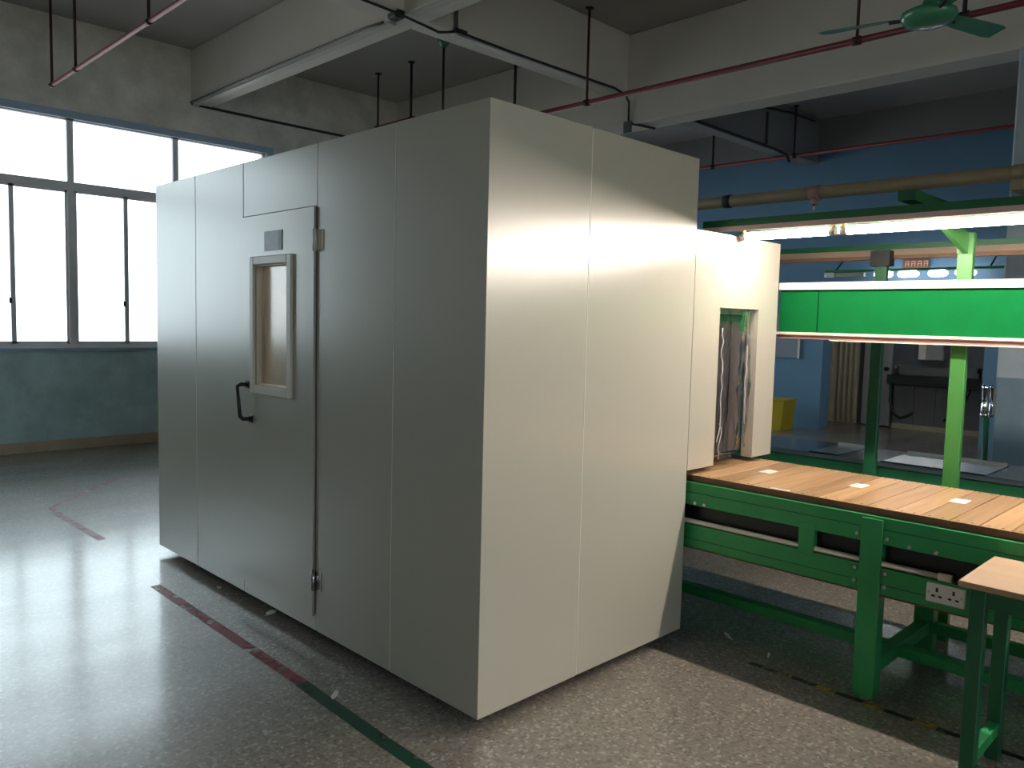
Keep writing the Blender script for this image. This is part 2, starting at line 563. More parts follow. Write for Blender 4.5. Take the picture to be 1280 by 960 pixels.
# beams
struct(B(2.16, 2.41, YR, YW, ZB, ZC, bev=0.01).build('ceiling_beam', 'beam'), 'pale concrete beam running to the window wall')
struct(B(5.2, 5.52, YR, YW, 3.73, ZC, bev=0.012).build('ceiling_beam', 'beam'), 'deep concrete main beam above the booth')
struct(B(XL, 2.16, 3.4, 3.65, ZB, ZC, bev=0.01).build('ceiling_beam', 'beam'))
struct(B(2.41, 5.2, 3.4, 3.65, ZB, ZC, bev=0.01).build('ceiling_beam', 'beam'), 'concrete cross beam between the two long beams')
struct(B(5.52, XF-0.06, 3.4, 3.65, ZB-0.03, ZC, bev=0.01).build('ceiling_beam', 'beam_grey'), 'grey cross beam towards the blue wall')
struct(B(XF-0.06, XF, YR, YW, 4.19, ZC).build('ceiling_beam', 'beam_grey'), 'grey edge beam on top of the blue wall')
struct(B(5.2, 5.6, -0.76, -0.345, 0, 3.73, bev=0.015).build('column', 'column'), 'pale blue column with a darker painted foot')

# windows
U = (WX1-WX0)/6
WIN = [(WX1-(k+1)*U, YW) for k in range(6)]+[(FXA+k*U, YW) for k in range(3)]+[(WX1-(k+1)*U, YR-0.2) for k in range(6)]  # the hidden far row and the rear row are added to bring in daylight
for k, (a, yw_) in enumerate(WIN):
    b = a+U
    root = thing('window_%d' % (k+1), ((a+b)/2, yw_+0.1, WZ0))
    struct(root, 'aluminium factory window with a top light and two sliding sashes')
    y0, y1 = yw_+0.06, yw_+0.12
    f = MB()
    f.box(a, a+0.033, y0, y1, WZ0, WZ1); f.box(b-0.033, b, y0, y1, WZ0, WZ1)
    f.box(a, b, y0, y1, WZ1-0.03, WZ1); f.box(a, b, y0-0.01, y1, WZ0, WZ0+0.045)
    f.build('frame', 'alu', root)
    B(a+0.033, b-0.033, y0, y1, 2.875, 2.965).build('transom', 'alu', root)
    p = MB(); p.box(a+0.033, b-0.033, y0+0.03, y0+0.036, 2.965, WZ1-0.03); p.build('pane', 'glass', root)
    mid = (a+b)/2
    for s, (c, d, yy) in enumerate(((a+0.033, mid+0.023, y0+0.008), (mid-0.023, b-0.033, y0+0.03))):
        sash = MB()
        sash.box(c, c+(0.024 if s == 0 else 0.046), yy, yy+0.022, WZ0+0.045, 2.875)
        sash.box(d-(0.046 if s == 0 else 0.024), d, yy, yy+0.022, WZ0+0.045, 2.875)
        sash.box(c, d, yy, yy+0.022, WZ0+0.045, WZ0+0.075)
        sash.box(c, d, yy, yy+0.022, 2.85, 2.875)
        so = sash.build('sash', 'alu', root)
        B(c+0.02, d-0.02, yy+0.009, yy+0.014, WZ0+0.07, 2.855).build('pane', 'glass', so)
        if s == 0:
            B(d-0.066, d-0.04, yy-0.018, yy, 1.61, 1.67, bev=0.004).build('latch', 'iron', so)

# ------------------------------------------------------------------ booth
BX, BY, Z0, Z1, T = 1.358, 3.067, 0.05, 2.338, 0.05
booth = thing('clean_booth', (BX/2, BY/2, 0.0), 'large cream sheet-metal booth with a narrow windowed door', 'booth')
# camera side (x = 0): panels between the seams
G = 0.0025
seams = [0.0, 0.556, 1.155, 1.885, 2.482, BY]
for i in range(1, 5):
    a, b = seams[i]+(G if i else 0), seams[i+1]-(G if i < 4 else 0)
    if i == 2:
        B(0.0, T, a, b, 2.058, Z1, bev=0.002).build('wall_panel', 'enamel', booth)
        B(0.0, T, a, b, Z0, 0.118, bev=0.002).build('wall_panel', 'enamel', booth)
    else:
        B(0.0, T, a, b, Z0, Z1, bev=0.002).build('wall_panel', 'enamel', booth)
# seam strips behind the joints (dark recess or pale edge)
for i, mm in ((1, 'enamel_edge'), (2, 'enamel_edge'), (3, 'dark'), (4, 'enamel_edge')):
    B(-0.0010 if mm == 'enamel_edge' else 0.006, T-0.002, seams[i]-G*0.9, seams[i]+G*0.9, Z0+0.005, Z1-0.005).build('seam_strip', mm, booth)
# lit side (y = 0)
MB().prism([(0, 0), (0.565, 0), (0.565, T), (T, T), (T, seams[1]-G), (0, seams[1]-G)], 2, Z0, Z1).build('corner_panel', 'enamel', booth)
for a, b in ((0.570, BX),):
    B(a, b, 0.0, T, Z0, Z1, bev=0.002).build('wall_panel', 'enamel', booth)
B(0.5652, 0.5698, -0.001, T-0.002, Z0+0.005, Z1-0.005).build('seam_strip', 'enamel_edge', booth)
# hidden sides
B(T, BX, BY-T, BY, Z0, Z1, bev=0.002).build('wall_panel', 'enamel', booth)
for a, b in ((T, 1.02), (1.025, 2.04), (2.045, BY-T)):
    B(BX-T, BX, a, b, Z0, Z1, bev=0.002).build('wall_panel', 'enamel', booth)
for a, b in ((T, 1.02), (1.025, 2.04), (2.045, BY-T)):
    B(T, BX-T, a, b, Z1-T, Z1).build('roof_panel', 'enamel_in', booth)
B(T, BX-T, T, BY-T, Z0, Z0+T).build('base_panel', 'enamel_in', booth)
for x in (0.12, BX-0.12):
    for y in (0.2, 1.1, 2.0, BY-0.2):
        MB().lathe((x, y, 0), [(0.035, 0), (0.035, 0.012), (0.014, 0.014), (0.014, 0.05)], 12).build('foot', 'brown_stuff', booth)
# door in the third bay
dy0, dy1, dz0, dz1 = 1.160, 1.880, 0.124, 2.052
wy0, wy1, wz0, wz1 = 1.385, 1.722, 1.190, 1.803
d = MB()
d.box(-0.014, T-0.004, dy0, wy0, dz0, dz1); d.box(-0.014, T-0.004, wy1, dy1, dz0, dz1)
d.box(-0.014, T-0.004, wy0, wy1, dz0, wz0); d.box(-0.014, T-0.004, wy0, wy1, wz1, dz1)
door = d.build('door', 'enamel', booth)
fr = MB()
fo = 0.042
fr.box(-0.030, -0.014, wy0-fo, wy0, wz0-fo, wz1+fo, bev=0.004)
fr.box(-0.030, -0.014, wy1, wy1+fo, wz0-fo, wz1+fo, bev=0.004)
fr.box(-0.0295, -0.014, wy0, wy1, wz0-fo, wz0, bev=0.004)
fr.box(-0.0295, -0.014, wy0, wy1, wz1, wz1+fo, bev=0.004)
fr.build('window_frame', 'enamel_edge', door)
B(0.018, 0.022, wy0, wy1, wz0, wz1).build('window_pane', 'acrylic', door)
ln = MB()
ln.box(-0.013, T-0.004, wy1-0.006, wy1-0.0005, wz0, wz1); ln.box(-0.013, T-0.004, wy0+0.0005, wy0+0.006, wz0, wz1)
ln.box(-0.013, T-0.004, wy0+0.006, wy1-0.006, wz0+0.0005, wz0+0.006); ln.box(-0.013, T-0.004, wy0+0.006, wy1-0.006, wz1-0.006, wz1-0.0005)
ln.build('window_lining', 'cream', door)
MB().tube([(-0.014, 1.805, 1.185), (-0.05, 1.815, 1.187), (-0.062, 1.835, 1.178), (-0.063, 1.80, 1.02), (-0.055, 1.785, 1.008), (-0.014, 1.77, 1.008)], 0.0105, 10).build('handle', 'black', door)
B(-0.022, -0.014, 1.785, 1.825, 1.165, 1.205, bev=0.003).build('handle_plate', 'black', door)
B(-0.022, -0.014, 1.75, 1.79, 0.988, 1.028, bev=0.003).build('handle_plate', 'black', door)
lb = B(-0.0165, -0.014, 1.448, 1.628, 1.868, 1.966).build('nameplate', 'label', door)
B(-0.0175, -0.0165, 1.450, 1.482, 1.870, 1.964).build('nameplate_edge', 'label_edge', door)
for z in (1.90, 0.30):
    h = MB(); h.tube([(-0.016, 1.150, z-0.05), (-0.016, 1.150, z+0.05)], 0.010, 10)
    h.box(-0.005, 0.001, 1.10, 1.152, z-0.045, z+0.045)
    h.build('hinge', 'enamel_edge' if z > 1.5 else 'steel', door)
B(-0.004, 0.004, dy0-0.0075, dy0-0.0035, 0.13, dz1).build('door_gap_seal', 'grey_cable', booth)
tag_l = 'lit white lamp panel under the roof inside the booth'
lamp = thing('booth_lamp', (0.68, 1.5, Z1-T-0.03), tag_l, 'lamp')
B(0.48, 0.88, 0.9, 2.4, Z1-T-0.03, Z1-T).build('housing', 'white', lamp)
B(0.50, 0.86, 0.92, 2.38, Z1-T-0.034, Z1-T-0.03).build('diffuser', 'tube_in', lamp)

# ------------------------------------------------------------------ tunnel on the booth's far side
TX0, TX1, TZ0, TZ1, TL = BX+0.003, 2.20, 0.842, 2.008, 2.2
ox0, ox1, oz1 = 1.600, 1.990, 1.642
tun = thing('conveyor_tunnel', ((TX0+TX1)/2, TL/2, TZ0), 'cream sheet-metal tunnel box over the conveyor beside the booth', 'tunnel')
TT = 0.065
fp = MB()
for ys in (0.0, TT):
    fp.quad((TX0, ys, TZ0), (ox0, ys, TZ0), (ox0, ys, oz1), (ox1, ys, oz1), (ox1, ys, TZ0), (TX1, ys, TZ0), (TX1, ys, TZ1), (TX0, ys, TZ1))
op = [(TX0, TZ0), (ox0, TZ0), (ox0, oz1), (ox1, oz1), (ox1, TZ0), (TX1, TZ0), (TX1, TZ1), (TX0, TZ1)]
for (a, b), (c, e) in zip(op, op[1:]+op[:1]):
    fp.quad((a, 0.0, b), (c, 0.0, e), (c, TT, e), (a, TT, b))
fp.build('front_panel', 'enamel', tun)
B(TX0, TX1, TT, TL, TZ1-0.05, TZ1).build('roof_panel', 'enamel', tun)
B(TX0, TX0+0.04, TT, TL, TZ0, TZ1-0.05).build('side_panel', 'enamel_in', tun)
B(TX1-0.05, TX1, TT, TL, TZ0, TZ1-0.05).build('side_panel', 'enamel', tun)
B(TX0, TX1, TL, TL+0.05, TZ0, TZ1).build('back_panel', 'enamel_in', tun)
# clear strip curtain hanging in the opening
cur = thing('strip_curtain', ((ox0+ox1)/2, 0.045, 1.70), 'crumpled clear vinyl strips hanging in the tunnel opening', 'curtain')
B(ox0+0.002, ox1-0.002, 0.052, 0.060, oz1-0.03, oz1-0.001).build('hanging_rail', 'steel', cur)
def strip(a, b, yb, seed, zb):
    rnd = random.Random(seed)
    ph = [rnd.uniform(0, 6.28) for _ in range(8)]
    nx, nz = 16, 56
    mb = MB()
    for j in range(nz+1):
        t = j/nz
        z = oz1-0.01+(zb-oz1+0.01)*t
        for i in range(nx+1):
            s = i/nx
            x = a+(b-a)*s
            amp = 0.003+0.007*t
            y = yb+amp*(math.sin(7*s+ph[0]+3*t)+0.5*math.sin(9*t+4*s+ph[1])+0.35*math.sin(23*t-9*s+ph[2])+0.9*abs(math.sin(14*s+5*t+ph[3])))
            edge = math.sin(41*t+ph[4])*0.012*(1 if i == 0 else 0)
            mb.v.append((x+edge, y, z))
    for j in range(nz):
        for i in range(nx):
            k = j*(nx+1)+i
            mb.f.append((k, k+1, k+nx+2, k+nx+1)); mb.s.append(True)
    return mb
for a, b, yy, sd_, zb in ((ox0+0.02, ox0+0.17, 0.026, 3, 0.862), (ox0+0.14, ox0+0.28, 0.034, 5, 0.855), (ox0+0.26, ox1-0.012, 0.028, 9, 0.90)):
    strip(a, b, yy, sd_, zb).build('vinyl_strip', 'film', cur)
for k in range(4):
    B(1.58+k*0.14, 1.73+k*0.14, 0.082+0.007*(k % 2), 0.086+0.007*(k % 2), 0.875, 1.575).build('inner_flap', 'flap', cur)
B(1.58, 2.145, 0.078, 0.097, 1.575, 1.61).build('board_reflection_rail', 'green_dark', cur)  # its green stands in for the board reflected in the film
MB().tube([(ox0+0.005, 0.070, 0.868), (ox1+0.10, 0.070, 0.868)], 0.004, 6).build('bottom_rod', 'chrome', cur)

def highlight_line(x, y, z0_, z1_, amp, seed, r):  # thin white tubes that paint highlights along the wrinkled film edges
    rn = random.Random(seed)
    pts = []
    z = z0_
    while z > z1_:
        pts.append((x+rn.uniform(-amp, amp), y+rn.uniform(-0.004, 0.002), z))
        z -= rn.uniform(0.02, 0.055)
    return MB().tube(pts, r, 5)
highlight_line(ox0+0.055, 0.012, 1.54, 0.93, 0.016, 4, 0.0028).build('edge_highlight', 'film_highlight', cur)
highlight_line(ox0+0.075, 0.016, 1.05, 0.84, 0.012, 8, 0.0022).build('edge_highlight', 'film_highlight', cur)
highlight_line(ox1-0.075, 0.014, 1.45, 1.02, 0.008, 11, 0.0020).build('edge_highlight', 'film_highlight', cur)

# ------------------------------------------------------------------ conveyor
CY0, CY1 = -5.6, 2.1
conv = thing('slat_conveyor', (1.78, -0.5, 0.0), 'green steel conveyor with a belt of brown wooden slats', 'conveyor')
FX0, FX1 = 1.385, 2.155
for xf, sx in ((FX0, 1), (FX1, -1)):
    xi = xf+0.045*sx
    r = MB(); r.box(xf, xi, CY0, CY1, 0.672, 0.786, bev=0.003)
    r.build('top_rail', 'green', conv)
    r = MB(); r.box(xf, xi, CY0, CY1, 0.462, 0.575, bev=0.003)
    r.build('lower_rail', 'green', conv)
    B(xf, xi, CY0, CY1, 0.4565, 0.4618).build('rusty_flange', 'plank_edge', conv)
# shallow pressed line on the front rails
for z in (0.735, 0.505):
    B(FX0-0.0015, FX0, CY0, CY1, z-0.002, z+0.002).build('pressed_line', 'green_dark', conv)
MB().tube([(FX0+0.012, CY1, 0.590), (FX0+0.012, -1.19, 0.590)], 0.0115, 10).build('side_tube', 'cream', conv)
MB().tube([(FX0+0.012, -1.14, 0.590), (FX0+0.012, -1.19, 0.590)], 0.0165, 10).build('tube_end', 'cream', conv)
B(FX0+0.045, FX0+0.05, CY0, CY1, 0.575, 0.672).build('dark_gap_sheet', 'black', conv)  # black sheet standing in for the dark gap between the rails
B(FX0+0.05, FX1-0.05, CY0, CY1, 0.60, 0.61).build('under_tray', 'iron', conv)
for y in (-0.605, 0.6, -1.75):
    B(FX0-0.004, FX0+0.03, y-0.036, y+0.036, 0.56, 0.70, bev=0.002).build('spacer_post', 'green', conv)
LEGY = [-0.882, 0.95, -2.55, -4.3]
for ly in LEGY:
    B(FX0-0.008, FX0+0.062, ly-0.044, ly+0.044, 0.012, 0.775, bev=0.003).build('leg', 'green', conv)
    B(FX1-0.062, FX1+0.008, ly-0.044, ly+0.044, 0.012, 0.775, bev=0.003).build('leg', 'green', conv)
    B(FX0+0.062, FX1-0.062, ly-0.03, ly+0.03, 0.10, 0.16, bev=0.003).build('cross_bar', 'green', conv)
    B(FX0+0.062, FX1-0.062, ly-0.025, ly+0.025, 0.47, 0.53, bev=0.003).build('cross_bar', 'green', conv)
    for x in (FX0+0.027, FX1-0.027):
        MB().lathe((x, ly, 0), [(0.022, 0), (0.022, 0.006), (0.008, 0.008), (0.008, 0.02)], 10).build('levelling_foot', 'steel', conv)
B(1.69, 1.75, LEGY[3], LEGY[1], 0.105, 0.155, bev=0.003).build('stretcher', 'green', conv)
B(FX1-0.05, FX1, LEGY[2]+0.044, LEGY[0]-0.044, 0.105, 0.155, bev=0.003).build('stretcher', 'green', conv)
# bolts
bolt = None
def add_bolt(x, y, z):
    global bolt
    if bolt is None:
        bolt = MB().tube([(x, y, z), (x-0.006, y, z)], 0.008, 8).build('bolt', 'steel', conv)
        add_bolt.o = Vector((x, y, z)); return
    c = bolt.copy(); COL.objects.link(c); c.parent = conv
    c.location = Vector((x, y, z))-add_bolt.o
for ly in LEGY[:1]+LEGY[2:]:
    for dy in (-0.062, 0.062):
        for z in (0.70, 0.555, 0.50):
            add_bolt(FX0, ly+dy, z)
for y in (-0.04, -0.09, -1.03, -1.13, -1.5):
    add_bolt(FX0, y, 0.685)
# belt: each slat a plank
P = 0.105
n = int((CY1+0.05-CY0)/P)
proto = None
for k in range(n):
    y = CY0+0.03+k*P
    if proto is None:
        proto = B(1.402, 2.128, y, y+P-0.0035, 0.797, 0.818, bev=0.0018).build('slat', 'plank', conv)
        he = B(1.4006, 1.402, y-0.001, y+P-0.0015, 0.795, 0.817).build('slat_edge', 'plank_edge', proto)
        sc = MB()
        for xx in (1.426, 2.10):
            for q in (0.028, 0.076):
                sc.tube([(xx, y+q, 0.817), (xx, y+q, 0.8187)], 0.0055, 7)
        scr = sc.build('screw_row', 'plank_edge', proto)
    else:
        c = proto.copy(); COL.objects.link(c); c.parent = conv; c.location = (0, k*P, 0)
        for ch in (he, scr):
            e2 = ch.copy(); COL.objects.link(e2); e2.parent = c
B(1.404, 2.128, CY0+0.03, CY1, 0.787, 0.7965).build('belt_backing', 'plank_edge', conv)
for i, (x, y, lab) in enumerate(((1.80, -0.205, 'white paper patch on the slat belt nearest the tunnel'), (1.81, -0.655, 'white paper patch midway along the visible slat belt'), (1.83, -1.08, 'white paper patch on the slat belt above the socket'))):
    o = B(x-0.055, x+0.045, y-0.032, y+0.032, 0.8185, 0.8192).build('paper_patch', 'paper')
    tag(o, lab, 'paper', 'paper patches on the belt')
o = B(1.408, 1.43, -0.50, -0.41, 0.8185, 0.8195).build('tape_piece', 'paper')
tag(o, 'short strip of white tape on the front edge of the belt', 'tape')
# double socket
so = thing('power_socket', (FX0, -1.175, 0.49), 'white double wall socket on the lower green rail of the conveyor', 'socket')
B(FX0-0.014, FX0, -1.245, -1.105, 0.490, 0.566, bev=0.004).build('faceplate', 'white', so)
for y in (-1.145, -1.205):
    B(FX0-0.016, FX0-0.0135, y-0.004, y+0.004, 0.535, 0.551).build('pin_hole', 'black', so)
    for q in (-0.013, 0.013):
        B(FX0-0.016, FX0-0.0135, y+q-0.006, y+q+0.006, 0.514, 0.521).build('pin_hole', 'black', so)
for y in (-1.117, -1.233):
    MB().tube([(FX0-0.0135, y, 0.53), (FX0-0.0165, y, 0.53)], 0.005, 8).build('screw', 'steel', so)

# ------------------------------------------------------------------ posts, board and lamp canopy over the conveyor
def post(x, y, z0, z1, mat, label, w=0.035, flare=0.06):
    t = thing('canopy_post', (x, y, z0), label, 'post')
    B(x-0.02, x+0.02, y-w, y+w, z0, z1-0.10, bev=0.003).build('upright', mat, t)
    g = MB().prism([(y-w, z1-0.10), (y+w, z1-0.10), (y+w+flare, z1), (y-w, z1)], 0, x-0.02, x+0.02)
    g.build('gusset', mat, t)
    B(x-0.026, x-0.020, y-w, y+w, z0, z0+0.10).build('fixing_plate', mat, t)
    return t
PX = 2.36
for y, lab in ((-0.885, 'bright green post standing behind the conveyor in the picture'), (-2.9, 'bright green post beyond the right edge of the picture'), (-4.9, 'bright green post at the far end of the conveyor line')):
    t = post(PX, y, 0.0, 2.03, 'green_light', lab, 0.035, 0.015)
    MB().prism([(PX-0.02, 1.93), (PX-0.02, 2.03), (1.938, 2.062), (1.938, 2.03)], 1, y-0.012, y+0.012).build('canopy_arm', 'green_light', t)
bd = thing('display_board', (2.31, -1.5, 1.51), 'long bright green felt board with pale edging above the conveyor', 'board')
B(2.300, 2.325, -0.182, 0.035, 1.527, 1.760).build('board_panel', 'board', bd)
B(2.300, 2.325, -5.4, -0.188, 1.527, 1.760).build('board_panel', 'board', bd)
B(2.312, 2.325, -0.189, -0.181, 1.527, 1.760).build('joint_strip', 'green_dark', bd)
B(2.275, 2.328, -5.4, 0.036, 1.760, 1.800, bev=0.003).build('top_edging', 'white', bd)
B(2.265, 2.328, -5.4, 0.036, 1.510, 1.527, bev=0.003).build('bottom_edging', 'cream', bd)
B(2.282, 2.328, -5.4, 0.036, 1.490, 1.510, bev=0.002).build('cable_channel', 'pink', bd)
B(2.272, 2.282, -5.4, -0.27, 1.484, 1.490).build('lower_lip', 'cream', bd)

def canopy(name, x0, x1, y0, y1, zb, label, lip, under, skirt=None):
    t = thing(name, ((x0+x1)/2, (y0+y1)/2, zb), label, 'lamp canopy')
    B(x0, x1, y0, y1, zb+0.020, zb+0.028).build('top_sheet', lip, t)
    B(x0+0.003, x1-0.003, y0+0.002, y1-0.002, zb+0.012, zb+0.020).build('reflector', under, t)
    B(x0-0.003, x0+0.003, y0, y1, zb-0.004, zb+0.030).build('edge_lip', lip, t)
    B(x1-0.003, x1+0.003, y0, y1, zb-0.004, zb+0.034).build('edge_lip', lip, t)
    if skirt:
        for xs in (x0, x1):
            B(xs-0.002, xs+0.002, y0, y1, skirt, zb-0.004).build('skirt', 'skirt', t)
    return t
LX, LZ = 1.75, 2.006
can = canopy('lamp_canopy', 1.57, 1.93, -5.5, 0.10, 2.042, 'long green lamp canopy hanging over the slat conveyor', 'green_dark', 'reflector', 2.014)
def tube_lamp(x, y0, y1, z, label, group, r=0.0135, glow='tube'):
    t = thing('fluorescent_tube', (x, (y0+y1)/2, z), label, 'lamp', group)
    MB().tube([(x, y0+0.03, z), (x, y1-0.03, z)], r, 12).build('glass_tube', glow, t)
    for a, b in ((y0, y0+0.03), (y1-0.03, y1)):
        MB().tube([(x, a, z), (x, b, z)], r*1.05, 12).build('end_cap', 'steel', t)
    for y in (y0+0.008, y1-0.020):
        B(x-0.012, x+0.012, y, y+0.012, z-0.012, z+0.047).build('lamp_holder', 'brass', t)
    return t
tube_lamp(LX, -0.50, -0.012, LZ, 'short lit fluorescent tube right in front of the tunnel', 'tubes over the conveyor', 0.019)
tube_lamp(LX, -1.72, -0.525, LZ, 'lit fluorescent tube under the canopy beside the bright green post', 'tubes over the conveyor', 0.019)
for a, b, lab in ((-2.94, -1.745, 'third lit fluorescent tube from the tunnel under the canopy'), (-4.16, -2.965, 'fourth lit tube from the tunnel, added out of view for more light'), (-5.38, -4.185, 'last lit tube, farthest from the tunnel, added out of view for more light')):
    tube_lamp(LX, a, b, LZ, lab, 'tubes over the conveyor', 0.019)  # out-of-view tubes; the last two are added to raise the light

# ------------------------------------------------------------------ second bench line behind the conveyor
bn = thing('work_bench', (3.3, -0.6, 0), 'dark green bench with a glossy grey top behind the conveyor', 'bench')
B(3.05, 3.62, -3.2, 3.2, 0.715, 0.745, bev=0.003).build('top', pbr('glossy_grey_top', (0.10, 0.13, 0.16), 0.14, 0.0, var=0.2, scale=3), bn)
B(3.06, 3.09, -3.2, 3.2, 0.44, 0.712).build('front_apron', 'green_dark', bn)
B(3.58, 3.61, -3.2, 3.2, 0.55, 0.712).build('rear_apron', 'green_dark', bn)
B(3.07, 3.60, -3.2, 3.2, 0.20, 0.23).build('lower_shelf', 'green_dark', bn)
for y in (-3.0, -1.2, 0.75, 2.9):
    for x in (3.09, 3.58):
        B(x-0.03, x+0.03, y-0.03, y+0.03, 0, 0.712).build('leg', 'green_dark', bn)
for (a, b, lab) in ((-0.015, 0.165, 'short steel tray imitating lamp reflections on the bench behind the dark green post'), (-0.86, -0.29, 'long steel tray imitating lamp reflections on the bench between the two posts')):
    t = thing('reflection_tray', (3.27, (a+b)/2, 0.745), lab, 'tray')  # added sheet and white rim stand in for lamps reflected in the bench top
    B(3.055, 3.56, a, b, 0.746, 0.750).build('sheet', 'tray', t)
    B(3.50, 3.512, a, b, 0.7502, 0.768).build('rim', 'white', t)
    B(3.050, 3.0548, a, b, 0.746, 0.754).build('rim', 'chrome', t)
t = post(2.98, -0.255, 0.0, 2.03, 'green_dark', 'dark green post in front of the rear bench', 0.034, 0.0)
B(2.94, 3.02, -0.31, -0.20, 1.93, 2.02).build('clamp_block', 'iron', t)
can2 = canopy('lamp_canopy', 3.03, 3.36, -3.1, 3.1, 2.035, 'unlit dark green lamp canopy above the rear bench', 'green_dark', 'duct')
B(3.005, 3.03, -3.1, 3.1, 1.995, 2.030).build('front_batten', 'tan_batten', can2)
B(3.005, 3.03, -3.1, 3.1, 1.972, 1.9945).build('dark_batten', 'plank_edge', can2)

# ------------------------------------------------------------------ table at the lower right
tb = thing('work_table', (1.13, -1.75, 0), 'small green framed table with a pale wooden top at the front', 'table')
tx0, tx1, ty0, ty1, tz = 0.918, 1.338, -2.15, -1.341, 0.73
B(tx0, tx1, ty0, ty1, tz-0.020, tz, bev=0.002).build('table_top', 'table', tb)
B(tx0-0.001, tx0, ty0, ty1, tz-0.019, tz-0.001).build('top_edge', 'table_edge', tb)
B(tx0, tx1, ty1, ty1+0.001, tz-0.019, tz-0.001).build('top_edge', 'table_edge', tb)
for x in (tx0+0.028, tx1-0.075):
    for y in (ty1-0.075, ty0+0.028):
        B(x, x+0.046, y, y+0.046, 0, tz-0.020, bev=0.002).build('leg', 'green_dark' , tb)
ap = MB()
B(tx0+0.034, tx0+0.064, ty0+0.074, ty1-0.075, tz-0.085, tz-0.022).build('apron', 'green_dark', tb)
B(tx1-0.068, tx1-0.038, ty0+0.074, ty1-0.075, tz-0.085, tz-0.022).build('apron', 'green_dark', tb)
B(tx0+0.074, tx1-0.075, ty1-0.068, ty1-0.038, tz-0.085, tz-0.022).build('apron', 'green_dark', tb)
B(tx0+0.074, tx1-0.075, ty0+0.036, ty0+0.066, tz-0.085, tz-0.022).build('apron', 'green_dark', tb)
B(tx0+0.074, tx1-0.075, ty1-0.070, ty1-0.036, 0.10, 0.14).build('stretcher', 'green', tb)
B(tx0+0.034, tx0+0.066, ty0+0.074, ty1-0.075, 0.06, 0.10).build('stretcher', 'green_dark', tb)

# ------------------------------------------------------------------ overhead pipes and cables
def pipe_run(x, y0, y1, z, r, rods, label, rodmat='rod', top=ZC, endcap=True):
    t = thing('sprinkler_pipe', (x, (y0+y1)/2, z), label, 'pipe', 'sprinkler pipes under the ceiling')
    MB().tube([(x, y0, z), (x, y1, z)], r, 12).build('pipe', 'red', t)
    for it in rods:
        y, rm = it if isinstance(it, tuple) else (it, rodmat)
        MB().tube([(x, y, z), (x, y, top)], 0.013 if rm == 'rod' else 0.016, 8).build('hanger_rod', rm, t)
        MB().tube([(x, y-0.03, z), (x, y+0.03, z)], r*1.35, 12).build('coupling', rm, t)
        MB().lathe((x, y, top-0.02), [(0.012, 0), (0.045, 0.012), (0.045, 0.02)], 10).build('ceiling_rose', rm, t)
    return t
pipe_run(0.485, YR+0.3, 7.03, 3.80, 0.019, [7.0, 6.25, 4.45, 2.4], 'red sprinkler pipe with hangers in front of the windows')
pipe_run(4.345, YR+0.3, 4.35, 3.77, 0.025, [3.26, (4.3, 'iron'), (0.55, 'rod'), (-0.2, 'iron'), -3.0], 'long dark red sprinkler pipe crossing in front of the deep beam')
pipe_run(4.2, 5.9, 6.72, 4.015, 0.024, [(5.98, 'iron'), 6.68], 'short red pipe on a black rod beyond the booth')
pipe_run(9.02, YR+0.3, 5.4, 4.0, 0.027, [(4.66, 'iron'), 3.34, 0.2], 'far dark red sprinkler pipe running along the blue wall')

def cable(name, pts, r, mat, label):
    return tag(MB().tube(pts, r, 7).build(name, mat), label, 'cable')
def run(name, pts, r, mat, label):
    return cable(name, pts, r, mat, label)
# pale trunking with dark cable along the beams' lower edges
o = B(2.165, 2.235, 3.62, YW-0.01, ZB-0.022, ZB-0.001).build('cable_trunking', 'trunk'); tag(o, 'pale trunking along the edge of the beam next to the windows', 'trunking')
o = B(2.165, 2.235, -1.5, 3.33, ZB-0.022, ZB-0.001).build('cable_trunking', 'trunk'); tag(o, 'pale trunking along the near end of the long beam', 'trunking')
o = B(2.75, 5.19, 3.405, 3.47, ZB-0.020, ZB-0.001).build('cable_trunking', 'trunk'); tag(o, 'pale trunking under the cross beam above the booth', 'trunking')
run('electric_cable', [(2.146, y, ZB+0.012) for y in (YW-0.02, 6.2, 4.9, 3.9)] + [(2.14, 3.68, ZB-0.005)], 0.012, 'grey_cable', 'grey cable along the lower edge of the beam by the windows')
run('electric_cable', [(2.16, YW-0.02, ZB-0.005), (3.0, YW-0.02, ZB-0.01), (4.4, YW-0.02, ZB-0.01)], 0.016, 'cable', 'black cable on the wall above the window corner')
run('electric_cable', [(1.2, 3.385, ZB+0.02), (1.7, 3.38, ZB-0.012), (2.1, 3.37, ZB-0.03), (2.35, 3.37, ZB-0.05), (2.5, 3.37, ZB-0.065), (2.62, 3.38, ZB-0.03), (2.72, 3.385, ZB+0.005), (3.4, 3.385, ZB-0.006), (4.4, 3.385, ZB), (4.95, 3.385, ZB+0.004), (5.10, 3.37, ZB-0.03), (5.17, 3.36, ZB-0.10), (5.175, 3.36, ZB-0.32)], 0.0115, 'cable', 'black cable looping over the beam corner and along the cross beam')
j = thing('junction_box', (2.12, 3.52, ZB-0.03), 'small dark junction box at the corner of the two beams', 'box')
B(2.07, 2.16, 3.40, 3.52, ZB-0.04, ZB+0.03, bev=0.006).build('body', 'cable', j)
B(2.062, 2.07, 3.41, 3.51, ZB-0.035, ZB+0.025, bev=0.003).build('lid', 'grey_cable', j)
run('conduit', [(2.70, 3.375, ZC), (2.70, 3.375, ZB+0.02)], 0.016, 'grey_cable', 'dark conduit dropping down the face of the cross beam')
B(2.66, 2.80, 3.335, 3.366, ZB-0.03, ZB+0.015, bev=0.005).build('connector_box', 'cable')
tag(bpy.data.objects['connector_box'], 'small black connector box under the conduit on the cross beam', 'box')
bk = thing('cable_bracket', (5.185, 3.3, 3.70), 'dark cable bracket under the deep beam at the cable end', 'bracket')
